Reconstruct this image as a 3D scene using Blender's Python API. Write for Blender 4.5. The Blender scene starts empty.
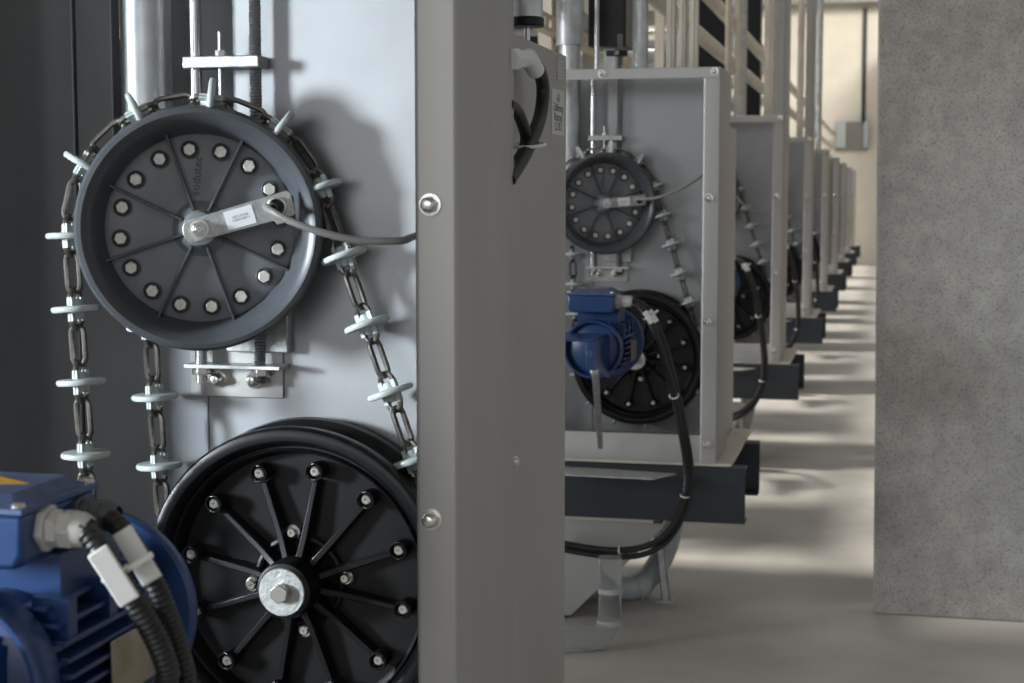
import bpy, bmesh, math, random
from mathutils import Vector, Matrix
random.seed(7)
C = bpy.context.scene.collection
PI = math.pi
F_PX, VX, VY = 1600.0, 375.0, 147.5          # focal length and row vanishing point in pixels (1024x683)
EYE = 1.07                                   # eye height
Y0, PITCH = 1.44, 2.4                        # front of the first cabinet, row spacing

# ------------------------------------------------------------------ camera axes
_l = math.sqrt(F_PX**2 + VX**2 + VY**2)
cy_ = Vector((VX, VY, -F_PX)) / _l
p_ = math.atan(VY / F_PX)
cz_ = Vector((0, math.cos(p_), math.sin(p_)))
cx_ = cy_.cross(cz_)

def at(px, py, Y):
    """world point seen at pixel px,py on the plane y = Y"""
    r = Vector((px - 512, 341.5 - py, -F_PX)); r *= Y / r.dot(cy_)
    return Vector((r.dot(cx_), Y, r.dot(cz_) + EYE))
def u1(px, py, d):                            # the same in cabinet coordinates (x, depth behind the front, height over the eye)
    p = at(px, py, Y0 + d); return Vector((p.x, d, p.z - EYE))
def u2(px, py, d):
    p = at(px, py, Y0 + PITCH + d); return Vector((p.x, d, p.z - EYE))
def off(k): return Vector((0, Y0 + PITCH * (k - 1), EYE))

# ------------------------------------------------------------------ materials
def mat(name, col, metal=0.0, rough=0.5, noise=None, bump=None, coat=0.0, spec=None, trans=0.0, rvar=0.0, alpha=None):
    m = bpy.data.materials.new(name); m.use_nodes = True
    nt = m.node_tree; b = nt.nodes['Principled BSDF']
    b.inputs['Base Color'].default_value = (*col, 1); b.inputs['Metallic'].default_value = metal
    b.inputs['Roughness'].default_value = rough
    if coat: b.inputs['Coat Weight'].default_value = coat; b.inputs['Coat Roughness'].default_value = .25
    if spec is not None: b.inputs['Specular IOR Level'].default_value = spec
    if trans: b.inputs['Transmission Weight'].default_value = trans; b.inputs['IOR'].default_value = 1.12
    tc = nt.nodes.new('ShaderNodeTexCoord')
    def nz(scale, detail, stretch):
        mp = nt.nodes.new('ShaderNodeMapping'); mp.inputs['Scale'].default_value = stretch
        nt.links.new(tc.outputs['Object'], mp.inputs['Vector'])
        n = nt.nodes.new('ShaderNodeTexNoise'); n.inputs['Scale'].default_value = scale; n.inputs['Detail'].default_value = detail
        nt.links.new(mp.outputs['Vector'], n.inputs['Vector']); return n
    if noise:
        scale, amt, stretch = noise
        n = nz(scale, 5, stretch)
        r = nt.nodes.new('ShaderNodeValToRGB')
        r.color_ramp.elements[0].position = .3; r.color_ramp.elements[1].position = .72
        r.color_ramp.elements[0].color = (*[c * (1 - amt) for c in col], 1)
        r.color_ramp.elements[1].color = (*[min(1, c * (1 + amt)) for c in col], 1)
        nt.links.new(n.outputs['Fac'], r.inputs['Fac']); nt.links.new(r.outputs['Color'], b.inputs['Base Color'])
        if rvar:
            mr = nt.nodes.new('ShaderNodeMapRange'); mr.inputs['To Min'].default_value = rough - rvar; mr.inputs['To Max'].default_value = rough + rvar
            nt.links.new(n.outputs['Fac'], mr.inputs['Value']); nt.links.new(mr.outputs['Result'], b.inputs['Roughness'])
    if bump:
        scale, st, stretch = bump
        n = nz(scale, 3, stretch); bp = nt.nodes.new('ShaderNodeBump')
        bp.inputs['Strength'].default_value = st; bp.inputs['Distance'].default_value = .002
        nt.links.new(n.outputs['Fac'], bp.inputs['Height']); nt.links.new(bp.outputs['Normal'], b.inputs['Normal'])
    return m

M = {}
M['steel'] = mat('brushed_steel', (.43, .425, .41), .8, .42, (5, .07, (1, 1, .5)), (900, .05, (1, 1, .02)), rvar=.04)
M['panel'] = mat('panel_steel', (.335, .345, .355), .8, .43, (9, .07, (1, 1, 1)), (1200, .05, (.03, 1, 1)), rvar=.05)
M['post'] = mat('edge_steel', (.43, .42, .405), .7, .46, (14, .06, (1, 1, .15)), (1100, .04, (1, 1, .02)), rvar=.04)
M['dark'] = mat('bluish_sheet', (.36, .375, .395), .6, .48, (6, .12, (1, 1, .6)))  # bluish sheet steel; the cabinet sheets look dark from shade only
M['galv'] = mat('galvanised_steel', (.56, .58, .59), .85, .42, (38, .2, (1, 1, .6)), rvar=.06)
M['galvwarm'] = mat('galvanised_warm', (.66, .61, .52), .55, .42, (24, .15, (1, 1, .4)))
M['cast'] = mat('cut_aluminium', (.42, .43, .42), .75, .5, (120, .2, (1, 1, 1)), (300, .3, (1, 1, 1)))
M['shiny'] = mat('polished_rod', (.58, .58, .58), 1, .24)
M['thread'] = mat('threaded_steel', (.33, .34, .36), .95, .3)
M['zinc'] = mat('zinc_fastener', (.72, .70, .66), .9, .24)
M['black'] = mat('black_plastic', (.007, .0074, .0084), 0, .34, (60, .2, (1, 1, 1)), spec=.32)
M['grey'] = mat('grey_plastic', (.19, .205, .222), 0, .42, (30, .12, (1, 1, 1)), spec=.5)
M['rim'] = mat('rim_plastic', (.065, .071, .080), 0, .36, (30, .12, (1, 1, 1)), spec=.5)
M['boltcap'] = mat('dull_bolt', (.66, .64, .59), .35, .45, (200, .15, (1, 1, 1)))
M['disc'] = mat('pale_plastic', (.46, .51, .50), 0, .38, (50, .08, (1, 1, 1)), spec=.5)
M['chain'] = mat('chain_steel', (.17, .16, .145), .85, .36, (90, .3, (1, 1, 1)))
M['blue'] = mat('blue_paint', (.012, .046, .15), 0, .34, (25, .15, (1, 1, 1)), coat=.3)
M['bluedust'] = mat('dusty_blue_paint', (.06, .095, .19), 0, .5, (45, .3, (1, 1, 1)))
M['yellow'] = mat('warning_yellow', (.62, .34, .03), 0, .5)
M['cable'] = mat('black_cable', (.012, .012, .012), 0, .42, spec=.5)
M['greycable'] = mat('grey_cable', (.26, .26, .255), 0, .45)
M['white'] = mat('white_plastic', (.74, .74, .71), 0, .5)
M['lgrey'] = mat('light_grey_plastic', (.50, .49, .46), 0, .45)
M['paper'] = mat('white_label', (.80, .83, .86), 0, .6)
M['paper2'] = mat('grey_label', (.58, .58, .56), 0, .6)
M['ink'] = mat('printed_ink', (.05, .05, .06), 0, .6)
M['brass'] = mat('plate_metal', (.42, .37, .28), .9, .25, (30, .35, (.4, 1, 1)))
M['anth'] = mat('anthracite_paint', (.018, .024, .031), 0, .42, (8, .18, (1, 1, 1)))
M['conc'] = mat('rough_concrete', (.34, .325, .30), 0, .9, (20, .14, (1, 1, 1)), (200, .8, (1, 1, 1)))
M['pvc'] = mat('grey_pipe', (.42, .45, .46), 0, .4)
M['clear'] = mat('milky_tube', (.74, .76, .75), 0, .12, trans=.88)
M['cream'] = mat('cream_rail', (.55, .49, .36), .3, .5, (12, .15, (1, 1, 1)))
M['wall'] = mat('plaster', (.70, .66, .58), 0, .9, (3, .06, (1, 1, 1)))
M['wallgrey'] = mat('hatch_grey', (.22, .215, .20), .2, .6)
M['paleblue'] = mat('pale_blue', (.42, .48, .50), .2, .4)

def concrete_details():
    nt = M['conc'].node_tree; b = nt.nodes['Principled BSDF']
    tc = nt.nodes.new('ShaderNodeTexCoord')
    old = b.inputs['Base Color'].links[0].from_socket
    v = nt.nodes.new('ShaderNodeTexNoise'); v.inputs['Scale'].default_value = 190; v.inputs['Detail'].default_value = 3
    nt.links.new(tc.outputs['Object'], v.inputs['Vector'])
    r = nt.nodes.new('ShaderNodeValToRGB'); r.color_ramp.elements[0].position = .36; r.color_ramp.elements[1].position = .47
    r.color_ramp.elements[0].color = (.55, .55, .55, 1); r.color_ramp.elements[1].color = (1, 1, 1, 1)
    nt.links.new(v.outputs['Fac'], r.inputs['Fac'])
    mx = nt.nodes.new('ShaderNodeMix'); mx.data_type = 'RGBA'; mx.blend_type = 'MULTIPLY'; mx.inputs[0].default_value = .85
    nt.links.new(old, mx.inputs[6]); nt.links.new(r.outputs['Color'], mx.inputs[7])
    nt.links.new(mx.outputs[2], b.inputs['Base Color'])
concrete_details()

def floor_material():
    m = bpy.data.materials.new('smooth_concrete_floor'); m.use_nodes = True; nt = m.node_tree; b = nt.nodes['Principled BSDF']
    tc = nt.nodes.new('ShaderNodeTexCoord')
    n1 = nt.nodes.new('ShaderNodeTexNoise'); n1.inputs['Scale'].default_value = 1.6; n1.inputs['Detail'].default_value = 8; n1.inputs['Roughness'].default_value = .6
    nt.links.new(tc.outputs['Object'], n1.inputs['Vector'])
    r = nt.nodes.new('ShaderNodeValToRGB'); r.color_ramp.elements[0].position = .3; r.color_ramp.elements[1].position = .7
    r.color_ramp.elements[0].color = (.36, .345, .315, 1); r.color_ramp.elements[1].color = (.57, .55, .505, 1)
    nt.links.new(n1.outputs['Fac'], r.inputs['Fac']); nt.links.new(r.outputs['Color'], b.inputs['Base Color'])
    n2 = nt.nodes.new('ShaderNodeTexNoise'); n2.inputs['Scale'].default_value = 5; n2.inputs['Detail'].default_value = 5
    nt.links.new(tc.outputs['Object'], n2.inputs['Vector'])
    mr = nt.nodes.new('ShaderNodeMapRange'); mr.inputs['To Min'].default_value = .35; mr.inputs['To Max'].default_value = .6
    nt.links.new(n2.outputs['Fac'], mr.inputs['Value']); nt.links.new(mr.outputs['Result'], b.inputs['Roughness'])
    return m
M['floor'] = floor_material()

# ------------------------------------------------------------------ mesh builder
def basis(t, hint=Vector((0, 0, 1))):
    t = t.normalized()
    if abs(t.dot(hint)) > .97: hint = Vector((1, 0, 0)) if abs(t.x) < .9 else Vector((0, 1, 0))
    a = hint.cross(t).normalized(); return a, t.cross(a).normalized(), t

class MB:
    def __init__(s): s.bm = bmesh.new()
    def poly(s, vs, faces):
        v = [s.bm.verts.new(p) for p in vs]
        for f in faces:
            try: s.bm.faces.new([v[i] for i in f])
            except ValueError: pass
        return s
    def box(s, x0, x1, y0, y1, z0, z1, m=None):
        vs = [Vector((x, y, z)) for x in (x0, x1) for y in (y0, y1) for z in (z0, z1)]
        if m: vs = [m @ v for v in vs]
        return s.poly(vs, [(0, 1, 3, 2), (4, 6, 7, 5), (0, 4, 5, 1), (2, 3, 7, 6), (0, 2, 6, 4), (1, 5, 7, 3)])
    def cyl(s, p0, p1, r0, r1=None, seg=20, rot=0):
        p0, p1 = Vector(p0), Vector(p1); r1 = r0 if r1 is None else r1
        a, b, t = basis(p1 - p0); vs = []
        for p, r in ((p0, r0), (p1, r1)):
            for i in range(seg):
                q = 2 * PI * i / seg + rot; vs.append(p + (a * math.cos(q) + b * math.sin(q)) * r)
        fs = [(i, (i + 1) % seg, seg + (i + 1) % seg, seg + i) for i in range(seg)]
        fs += [tuple(range(seg - 1, -1, -1)), tuple(range(seg, 2 * seg))]
        return s.poly(vs, fs)
    def lathe(s, prof, o=(0, 0, 0), ax=(0, 1, 0), seg=64):
        """prof: (radius, distance along the axis)"""
        o = Vector(o); a, b, t = basis(Vector(ax)); rings = []
        for r, h in prof:
            if r < 1e-6: rings.append([s.bm.verts.new(o + t * h)])
            else: rings.append([s.bm.verts.new(o + t * h + (a * math.cos(2 * PI * i / seg) + b * math.sin(2 * PI * i / seg)) * r) for i in range(seg)])
        for A, B in zip(rings, rings[1:]):
            for i in range(seg):
                j = (i + 1) % seg
                vs = []
                for q in (A[i % len(A)], A[j % len(A)], B[j % len(B)], B[i % len(B)]):
                    if q not in vs: vs.append(q)
                if len(vs) > 2:
                    try: s.bm.faces.new(vs)
                    except ValueError: pass
        return s
    def tube(s, pts, r, seg=12, closed=False, corr=None):
        pts = [Vector(p) for p in pts]; n = len(pts); rings = []; a = None
        for i, p in enumerate(pts):
            t = (pts[(i + 1) % n] - pts[i - 1]) if closed else (pts[min(i + 1, n - 1)] - pts[max(i - 1, 0)])
            t.normalize()
            if a is None: a = basis(t)[0]
            a = (a - t * a.dot(t)).normalized(); b = t.cross(a)
            rr = r if corr is None else r * (1 + corr * (1 if i % 2 else -1))
            rings.append([s.bm.verts.new(p + (a * math.cos(2 * PI * k / seg) + b * math.sin(2 * PI * k / seg)) * rr) for k in range(seg)])
        for i in range(n if closed else n - 1):
            A, B = rings[i], rings[(i + 1) % n]
            for k in range(seg): s.bm.faces.new([A[k], A[(k + 1) % seg], B[(k + 1) % seg], B[k]])
        if not closed: s.bm.faces.new(rings[0][::-1]); s.bm.faces.new(rings[-1])
        return s
    def prism(s, pts, v):
        """closed polygon pts swept by vector v"""
        pts = [Vector(p) for p in pts]; v = Vector(v); n = len(pts)
        fs = [tuple(range(n - 1, -1, -1)), tuple(range(n, 2 * n))] + [(i, (i + 1) % n, n + (i + 1) % n, n + i) for i in range(n)]
        return s.poly(pts + [p + v for p in pts], fs)
    def sheet(s, prof, z0, z1, t=.002):
        """open profile in x,y swept upright with thickness t"""
        n = len(prof); P = [Vector((x, y, 0)) for x, y in prof]; nr = []
        for i in range(n):
            d = (P[min(i + 1, n - 1)] - P[max(i - 1, 0)]).normalized(); nr.append(Vector((-d.y, d.x, 0)))
        pts = P + [P[i] + nr[i] * t for i in range(n - 1, -1, -1)]
        vs = [p + Vector((0, 0, z0)) for p in pts] + [p + Vector((0, 0, z1)) for p in pts]; m = len(pts)
        fs = [(i, (i + 1) % m, m + (i + 1) % m, m + i) for i in range(m)]
        for i in range(n - 1):
            j = m - 1 - i; fs += [(i, j, j - 1, i + 1), (m + i, m + i + 1, m + j - 1, m + j)]
        return s.poly(vs, fs)
    def hexa(s, p0, p1, r, rot=0): return s.cyl(p0, p1, r, seg=6, rot=rot)
    def build(s, name, m, parent=None, o=None, smooth=35, bevel=0, seg=2):
        if o is not None:
            for v in s.bm.verts: v.co -= o
        bmesh.ops.recalc_face_normals(s.bm, faces=s.bm.faces[:])
        me = bpy.data.meshes.new(name); s.bm.to_mesh(me); s.bm.free()
        me.materials.append(M[m] if isinstance(m, str) else m)
        if smooth:
            me.polygons.foreach_set('use_smooth', [True] * len(me.polygons)); me.set_sharp_from_angle(angle=math.radians(smooth))
        ob = bpy.data.objects.new(name, me); C.objects.link(ob)
        if bevel:
            bv = ob.modifiers.new('edge', 'BEVEL'); bv.width = bevel; bv.segments = seg; bv.limit_method = 'ANGLE'; bv.angle_limit = math.radians(40)
        if parent: ob.parent = parent
        return ob

def tag(o, label=None, cat=None, group=None, kind=None):
    if label: o['label'] = label
    if cat: o['category'] = cat
    if group: o['group'] = group
    if kind: o['kind'] = kind
    return o
def thing(name, label, cat, loc, k=None, group=None, rot=(0, 0, 0)):
    o = bpy.data.objects.new(name, None); C.objects.link(o); o.empty_display_size = .05
    o.location = Vector(loc) + (off(k) if k else Vector()); o.rotation_euler = rot
    return tag(o, label, cat, group)
def copy_tree(o, parent=None, shift=None):
    c = o.copy(); C.objects.link(c); c.parent = parent
    if shift is not None: c.location = o.location + shift
    for ch in o.children: copy_tree(ch, c)
    return c
def smoothpath(pts, n=8):
    pts = [Vector(p) for p in pts]; out = []
    for i in range(len(pts) - 1):
        p0, p1, p2, p3 = pts[max(i - 1, 0)], pts[i], pts[i + 1], pts[min(i + 2, len(pts) - 1)]
        for k in range(n):
            t = k / n
            out.append(.5 * ((2 * p1) + (p2 - p0) * t + (2 * p0 - 5 * p1 + 4 * p2 - p3) * t * t + (3 * p1 - p0 - 3 * p2 + p3) * t**3))
    out.append(pts[-1]); return out
def resample(pts, step):
    out = [pts[0]]; acc = 0
    for a, b in zip(pts, pts[1:]):
        L = (b - a).length; d = step - acc
        while d <= L: out.append(a.lerp(b, d / L)); d += step
        acc = (acc + L) % step if L else acc
    return out
def arc(cx, cy, r, a0, a1, n=5):
    return [(cx + r * math.cos(math.radians(a0 + (a1 - a0) * i / n)), cy + r * math.sin(math.radians(a0 + (a1 - a0) * i / n))) for i in range(n + 1)]
def text(name, body, size, parent, mtx, m='ink', extrude=.0003, align='CENTER'):
    cu = bpy.data.curves.new(name, 'FONT'); cu.body = body; cu.size = size; cu.extrude = extrude; cu.align_x = align; cu.align_y = 'CENTER'; cu.resolution_u = 2
    tmp = bpy.data.objects.new('tmp', cu); C.objects.link(tmp)
    bpy.context.view_layer.update()
    me = bpy.data.meshes.new_from_object(tmp.evaluated_get(bpy.context.evaluated_depsgraph_get()))
    bpy.data.objects.remove(tmp); bpy.data.curves.remove(cu)
    me.name = name; me.transform(mtx); me.materials.clear(); me.materials.append(M[m])
    o = bpy.data.objects.new(name, me); C.objects.link(o); o.parent = parent; return o
FRONT = Matrix.Rotation(PI / 2, 4, 'X')       # text that faces -y
ORD = {1: 'first', 2: 'second', 3: 'third', 4: 'fourth', 5: 'fifth', 6: 'sixth', 7: 'seventh', 8: 'eighth', 9: 'ninth'}
V = Vector

# ------------------------------------------------------------------ the setting
def struct(name, b, m, **kw): return tag(b.build(name, m, **kw), kind='structure')
struct('floor', MB().box(-16, 6, -6, 26, -.1, 0), 'floor', smooth=0)
struct('wall_back', MB().box(-16, 6, 24.8, 25.0, 0, 5.2), 'wall', smooth=0)
struct('trim_1', MB().box(-16, 6, 24.2, 24.8, 3.86, 4.3), 'wallgrey', smooth=0)
b = MB()
pb, pt = at(873.2, 614, 4.12).x, at(878.2, 0, 4.12).x
pt = pb + (pt - pb) * (3.2 / (at(876, 0, 4.12).z))
b.prism([(pb, 4.12, 0), (1.9, 4.12, 0), (1.9, 4.12, 3.2), (pt, 4.12, 3.2)], (0, 20.6, 0))
struct('wall_right', b, 'conc', smooth=0, bevel=.006)

struct('shade_slab', MB().box(-16, 6, -6, 3.75, 4.2, 4.4), 'wall', smooth=0)  # slab out of view, added to keep the sun off the near floor
struct('shade_column', MB().box(-1.10, -.84, 1.05, 1.11, 0, 4.2), 'anth', smooth=0, bevel=.004)  # unseen column, added to shade the front of the first corner post
# ------------------------------------------------------------------ cabinet
XR, XL, XW = -.389, -.430, -1.035
ZT, ZB = .300, -.650
def bolt_part(root, o, p, axis=(0, -1, 0), s=1.0, name='bolt'):
    p = V(p); ax = V(axis)
    b = MB().lathe([(0, .0), (.0092 * s, .0), (.0092 * s, .0022 * s), (.006 * s, .0024 * s)], p, ax, 18)
    w = b.build('washer', 'zinc', None, o)
    b = MB(); b.hexa(p + ax * .002 * s, p + ax * .008 * s, .0072 * s, .3)
    b.lathe([(.0062 * s, .008 * s), (.0058 * s, .0105 * s), (.004 * s, .0128 * s), (0, .0138 * s)], p, ax, 14)
    n = b.build(name, 'zinc', root, o, bevel=.0006); w.parent = n
    return n
def cabinet(k, label):
    o = V((-.7, .12, ZB))
    r = thing('drive_cabinet', label, 'cabinet', o, k, 'steel drive cabinets in a row')
    p = [(XL, .016)] + arc(XL + .005, .005, .005, 180, 270) + arc(XR - .0035, .0035, .0035, 270, 360) + [(XR, .235)]
    MB().sheet(p, ZB, ZT, .002).build('corner_post', 'post', r, o)
    p = [(XW, .235)] + arc(XW + .0035, .0035, .0035, 180, 270) + arc(XW + .04, .005, .005, 270, 360) + [(XW + .045, .016)]
    MB().sheet(p, ZB, ZT, .002).build('corner_post', 'post', r, o)
    b = MB(); b.prism([(XW + .04, -.0012, .274), (XW + .04, -.0012, ZT), (XW + .04, .06, ZT), (XW + .04, .06, ZT - .002), (XW + .04, .0015, ZT - .002), (XW + .04, .0015, .274)], (XR - .002 - XW - .04, 0, 0))
    b.build('top_rail', 'steel', r, o, bevel=.001)
    b = MB(); b.prism([(XW + .04, .0025, ZB), (XW + .04, .0025, -.584), (XW + .04, .0035, -.582), (XW + .04, .03, -.582), (XW + .04, .03, -.584), (XW + .04, .0045, -.585), (XW + .04, .0045, ZB)], (XL + .003 - XW - .04, 0, 0))
    b.build('bottom_rail', 'steel', r, o, bevel=.0008)
    MB().box(-1.08, -.352, .004, .60, ZB - .008, ZB).build('base_plate', 'galvwarm', r, o, bevel=.001)
    b = MB(); b.prism([(-.728, .20, ZB), (XR - .003, .20, ZB), (XR - .003, .20, ZT), (-.693, .20, ZT), (-.693, .20, -.06), (-.728, .20, -.06)], (0, .003, 0)); b.build('back_panel', 'panel', r, o, smooth=0)
    MB().box(-.693, -.690, .20, .26, -.06, ZT).build('panel_return', 'panel', r, o, smooth=0)
    # steel sheets beside the pipe; their darkness is shade, not colour
    b = MB(); b.prism([(-.880, .20, ZB), (-.729, .20, ZB), (-.729, .20, -.07), (-.836, .20, -.07), (-.836, .20, ZT), (-.880, .20, ZT)], (0, .02, 0))
    b.build('shaded_panel', 'dark', r, o, smooth=0, bevel=.0015)
    b = MB(); b.box(XW + .003, -.8825, .198, .22, ZB, ZT); b.build('shaded_panel', 'dark', r, o, smooth=0, bevel=.0015)
    MB().box(-.85, -.691, .259, .262, -.08, ZT).build('pipe_recess', 'dark', r, o, smooth=0)
    for z in (-.010, -.307, -.604): bolt_part(r, o, (-.414, 0, z), s=1.15)
    bolt_part(r, o, (-.404, -.0012, .289), s=1.0); bolt_part(r, o, (-.674, -.0012, .288), s=1.0)
    return r

# ------------------------------------------------------------------ upper wheel, turned towards the aisle
TURN = math.radians(22)
def up_centre(k): return V((-.699, .12, -.036)) if k == 1 else V((-.686, .12, -.023))
def upper_wheel(k, label):
    r = thing('idler_wheel', label, 'wheel', up_centre(k), k, 'grey upper chain wheels', (0, 0, TURN))
    prof = [(.098, .018), (.1, .010), (.104, -.004), (.109, -.018), (.114, -.025), (.119, -.0275), (.1235, -.0265), (.1262, -.023), (.127, -.018), (.1255, -.012),
            (.118, -.004), (.1165, .006), (.118, .014), (.124, .020), (.1255, .024), (.123, .028), (.10, .030), (.098, .018)]
    MB().lathe(prof, seg=96).build('rim', 'rim', r)
    MB().lathe([(0, .012), (.060, .012), (.094, .013), (.1015, .016), (.1015, .024), (0, .024)], seg=72).build('web', 'grey', r)
    MB().lathe([(.012, -.012), (.017, -.011), (.019, .0), (.026, .008), (.030, .0125)], seg=36).build('hub', 'grey', r)
    for i in range(8):
        a = math.radians(19 + 45 * i); ca, sa = math.cos(a), math.sin(a); n = V((-sa, 0, ca)) * .0014
        b = MB(); q = [V((ca * u, h, sa * u)) for u, h in ((.02, -.001), (.045, .003), (.1035, .002), (.1035, .014), (.02, .014))]
        b.prism([p - n for p in q], n * 2); b.build('rib', 'rim', r, bevel=.0006)
    for i in range(16):
        a = math.radians(7 + 22.5 * i); p = V((math.cos(a) * .083, .013, math.sin(a) * .083))
        w = MB().lathe([(.0075, 0), (.0092, -.0005), (.0095, -.004), (.0085, -.0045), (.0070, -.003), (.0070, 0)], p, (0, 1, 0), 22).build('collar', 'rim', r)
        b = MB(); b.hexa(p, p + V((0, -.0072, 0)), .0068, a); b.build('bolt_head', 'boltcap', r, bevel=.0008)
    if k <= 2:
        text('embossed_lettering', 'sodutec', .013, r, Matrix.Translation((-.003, .0115, .055)) @ Matrix.Rotation(-math.radians(84), 4, 'Y') @ FRONT, 'rim', .0004)
    return r
def sensor_bracket(k, label, ang):
    loc = up_centre(k) + V((.024 * math.sin(TURN), -.024 * math.cos(TURN), 0))
    r = thing('sensor_bracket', label, 'bracket', loc, k, 'sensor arms on the upper wheels', (0, -math.radians(ang), TURN))
    pts = [V((math.cos(q) * .0135 + (-.004), 0, math.sin(q) * .0135)) for q in [math.radians(x) for x in range(120, 241, 20)]] + [V((.097, 0, -.0135)), V((.1, 0, -.010)), V((.1, 0, .010)), V((.097, 0, .0135))]
    MB().prism(pts, (0, .004, 0)).build('arm', 'cast', r, bevel=.0006)
    b = MB(); b.lathe([(.010, 0), (.010, -.0018), (.0065, -.002)], (0, 0, 0), seg=24); b.build('washer', 'zinc', r)
    b = MB(); b.hexa((0, -.001, 0), (0, -.008, 0), .0078); b.cyl((0, -.008, 0), (0, -.012, 0), .0042); b.build('nut', 'shiny', r, bevel=.0007)
    l = MB().box(.028, .058, -.0006, .0001, -.0098, .0098).build('label_plate', 'paper', r, smooth=0)
    text('label_text', '3073.314.00\nF-SEN-NBT-1', .0034, l, Matrix.Translation((.044, -.0006, 0)) @ FRONT, 'ink', .0001)
    MB().lathe([(.0105, .0), (.0105, -.003), (.0085, -.0035), (.0078, -.002), (.0078, .001)], (.082, 0, 0), seg=28).build('sensor_ring', 'zinc', r)
    MB().cyl((.082, .002, 0), (.082, -.001, 0), .0077, seg=24).build('sensor_face', 'black', r)
    b = MB().lathe([(.006, 0), (.006, -.008), (.005, -.012), (.0035, -.016)], (.078, 0, 0), seg=20); b.build('cable_gland', 'rim', r)
    return r

# ------------------------------------------------------------------ lower wheel
LC = V((-.602, .12, -.411))
def lower_wheel(k, label):
    r = thing('spoked_wheel', label, 'wheel', LC, k, 'black lower chain wheels')
    prof = [(.136, .03), (.140, .012), (.1425, .009), (.1445, .014), (.1465, .014), (.150, .003), (.154, -.001), (.160, -.002), (.165, .0), (.1675, .004), (.168, .010), (.167, .020),
            (.158, .026), (.156, .040), (.160, .050), (.169, .056), (.1705, .064), (.168, .070), (.14, .072), (.136, .03)]
    MB().lathe(prof, seg=112).build('rim', 'black', r)
    MB().lathe([(0, .028), (.05, .028), (.138, .030), (.138, .045), (0, .045)], seg=80).build('web', 'black', r)
    b = MB().lathe([(.0305, .03), (.0305, -.022), (.029, -.026), (.0255, -.027), (0, -.027)], seg=48)
    b.lathe([(.044, .0295), (.044, .020), (.047, .0185), (.050, .020), (.050, .0295)], seg=48); b.build('hub', 'black', r)
    wz = MB().lathe([(.0253, -.025), (.0253, -.030), (.0245, -.031), (0, -.031)], seg=48).build('hub_washer', 'cast', r)
    b = MB(); b.hexa((0, -.030, 0), (0, -.040, 0), .0105, .4); b.build('hub_bolt', 'zinc', r, bevel=.0012)
    for i in range(12):
        a = math.radians(-11 + 30 * i); ca, sa = math.cos(a), math.sin(a); pn = V((-sa, 0, ca))
        b = MB(); vs = []
        for u, h, w in ((.028, .004, .0038), (.052, .010, .0036), (.112, .015, .0030), (.112, .031, .0036), (.028, .031, .0050)):
            vs += [V((ca * u, h, sa * u)) - pn * w, V((ca * u, h, sa * u)) + pn * w]
        b.poly(vs, [(0, 1, 3, 2), (2, 3, 5, 4), (4, 5, 7, 6), (6, 7, 9, 8), (8, 9, 1, 0), (0, 2, 4, 6, 8), (1, 9, 7, 5, 3)])
        b.build('spoke', 'black', r, bevel=.0012)
        p = V((ca * .121, 0, sa * .121 + .002))
        MB().lathe([(.0088, .031), (.0102, .008), (.0092, .006), (.0078, .008), (.0072, .016), (0, .016)], p, seg=24).build('screw_boss', 'black', r)
        b = MB().lathe([(.0056, .016), (.0056, .0095), (.0042, .008), (.0022, .008), (.0022, .0105), (0, .0105)], p, seg=16); b.build('screw', 'zinc', r)
    for i in range(4):
        a = math.radians(7 + 90 * i); p = V((math.cos(a) * .053, 0, math.sin(a) * .053))
        MB().lathe([(.0082, .03), (.0082, .020), (.0066, .019), (.0066, .022), (.0054, .022), (.0054, .016), (.004, .0145), (.002, .0145), (.002, .017), (0, .017)], p, seg=20).build('screw', 'zinc', r)
    return r

# ------------------------------------------------------------------ disc chain
CP = .0379
def link_bm(s=1.0):
    L, W, w = CP + .0062, .0190, .0030
    pts = []; h = (L - W) / 2; R = W / 2 - w * .6
    for i in range(9): a = -PI / 2 + PI * i / 8; pts.append(V((h + R * math.cos(a), R * math.sin(a), 0)))
    for i in range(9): a = PI / 2 + PI * i / 8; pts.append(V((-h + R * math.cos(a), R * math.sin(a), 0)))
    return MB().tube(pts, w, 8, closed=True)
def disc_bm():
    b = MB(); b.lathe([(0, -.011), (.0045, -.0105), (.0062, -.006), (.0082, -.0038), (.0215, -.0034), (.024, -.0028), (.0252, -.001), (.0252, .001), (.024, .0028), (.0215, .0034), (.0082, .0038), (.0062, .006), (.0045, .0105), (0, .011)], ax=(1, 0, 0), seg=32)
    for s in (-1, 1): b.box(.002 * s, .0125 * s, -.0105, -.0055, -.003, .003); b.box(.002 * s, .0125 * s, .0055, .0105, -.003, .003)
    return b
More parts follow.
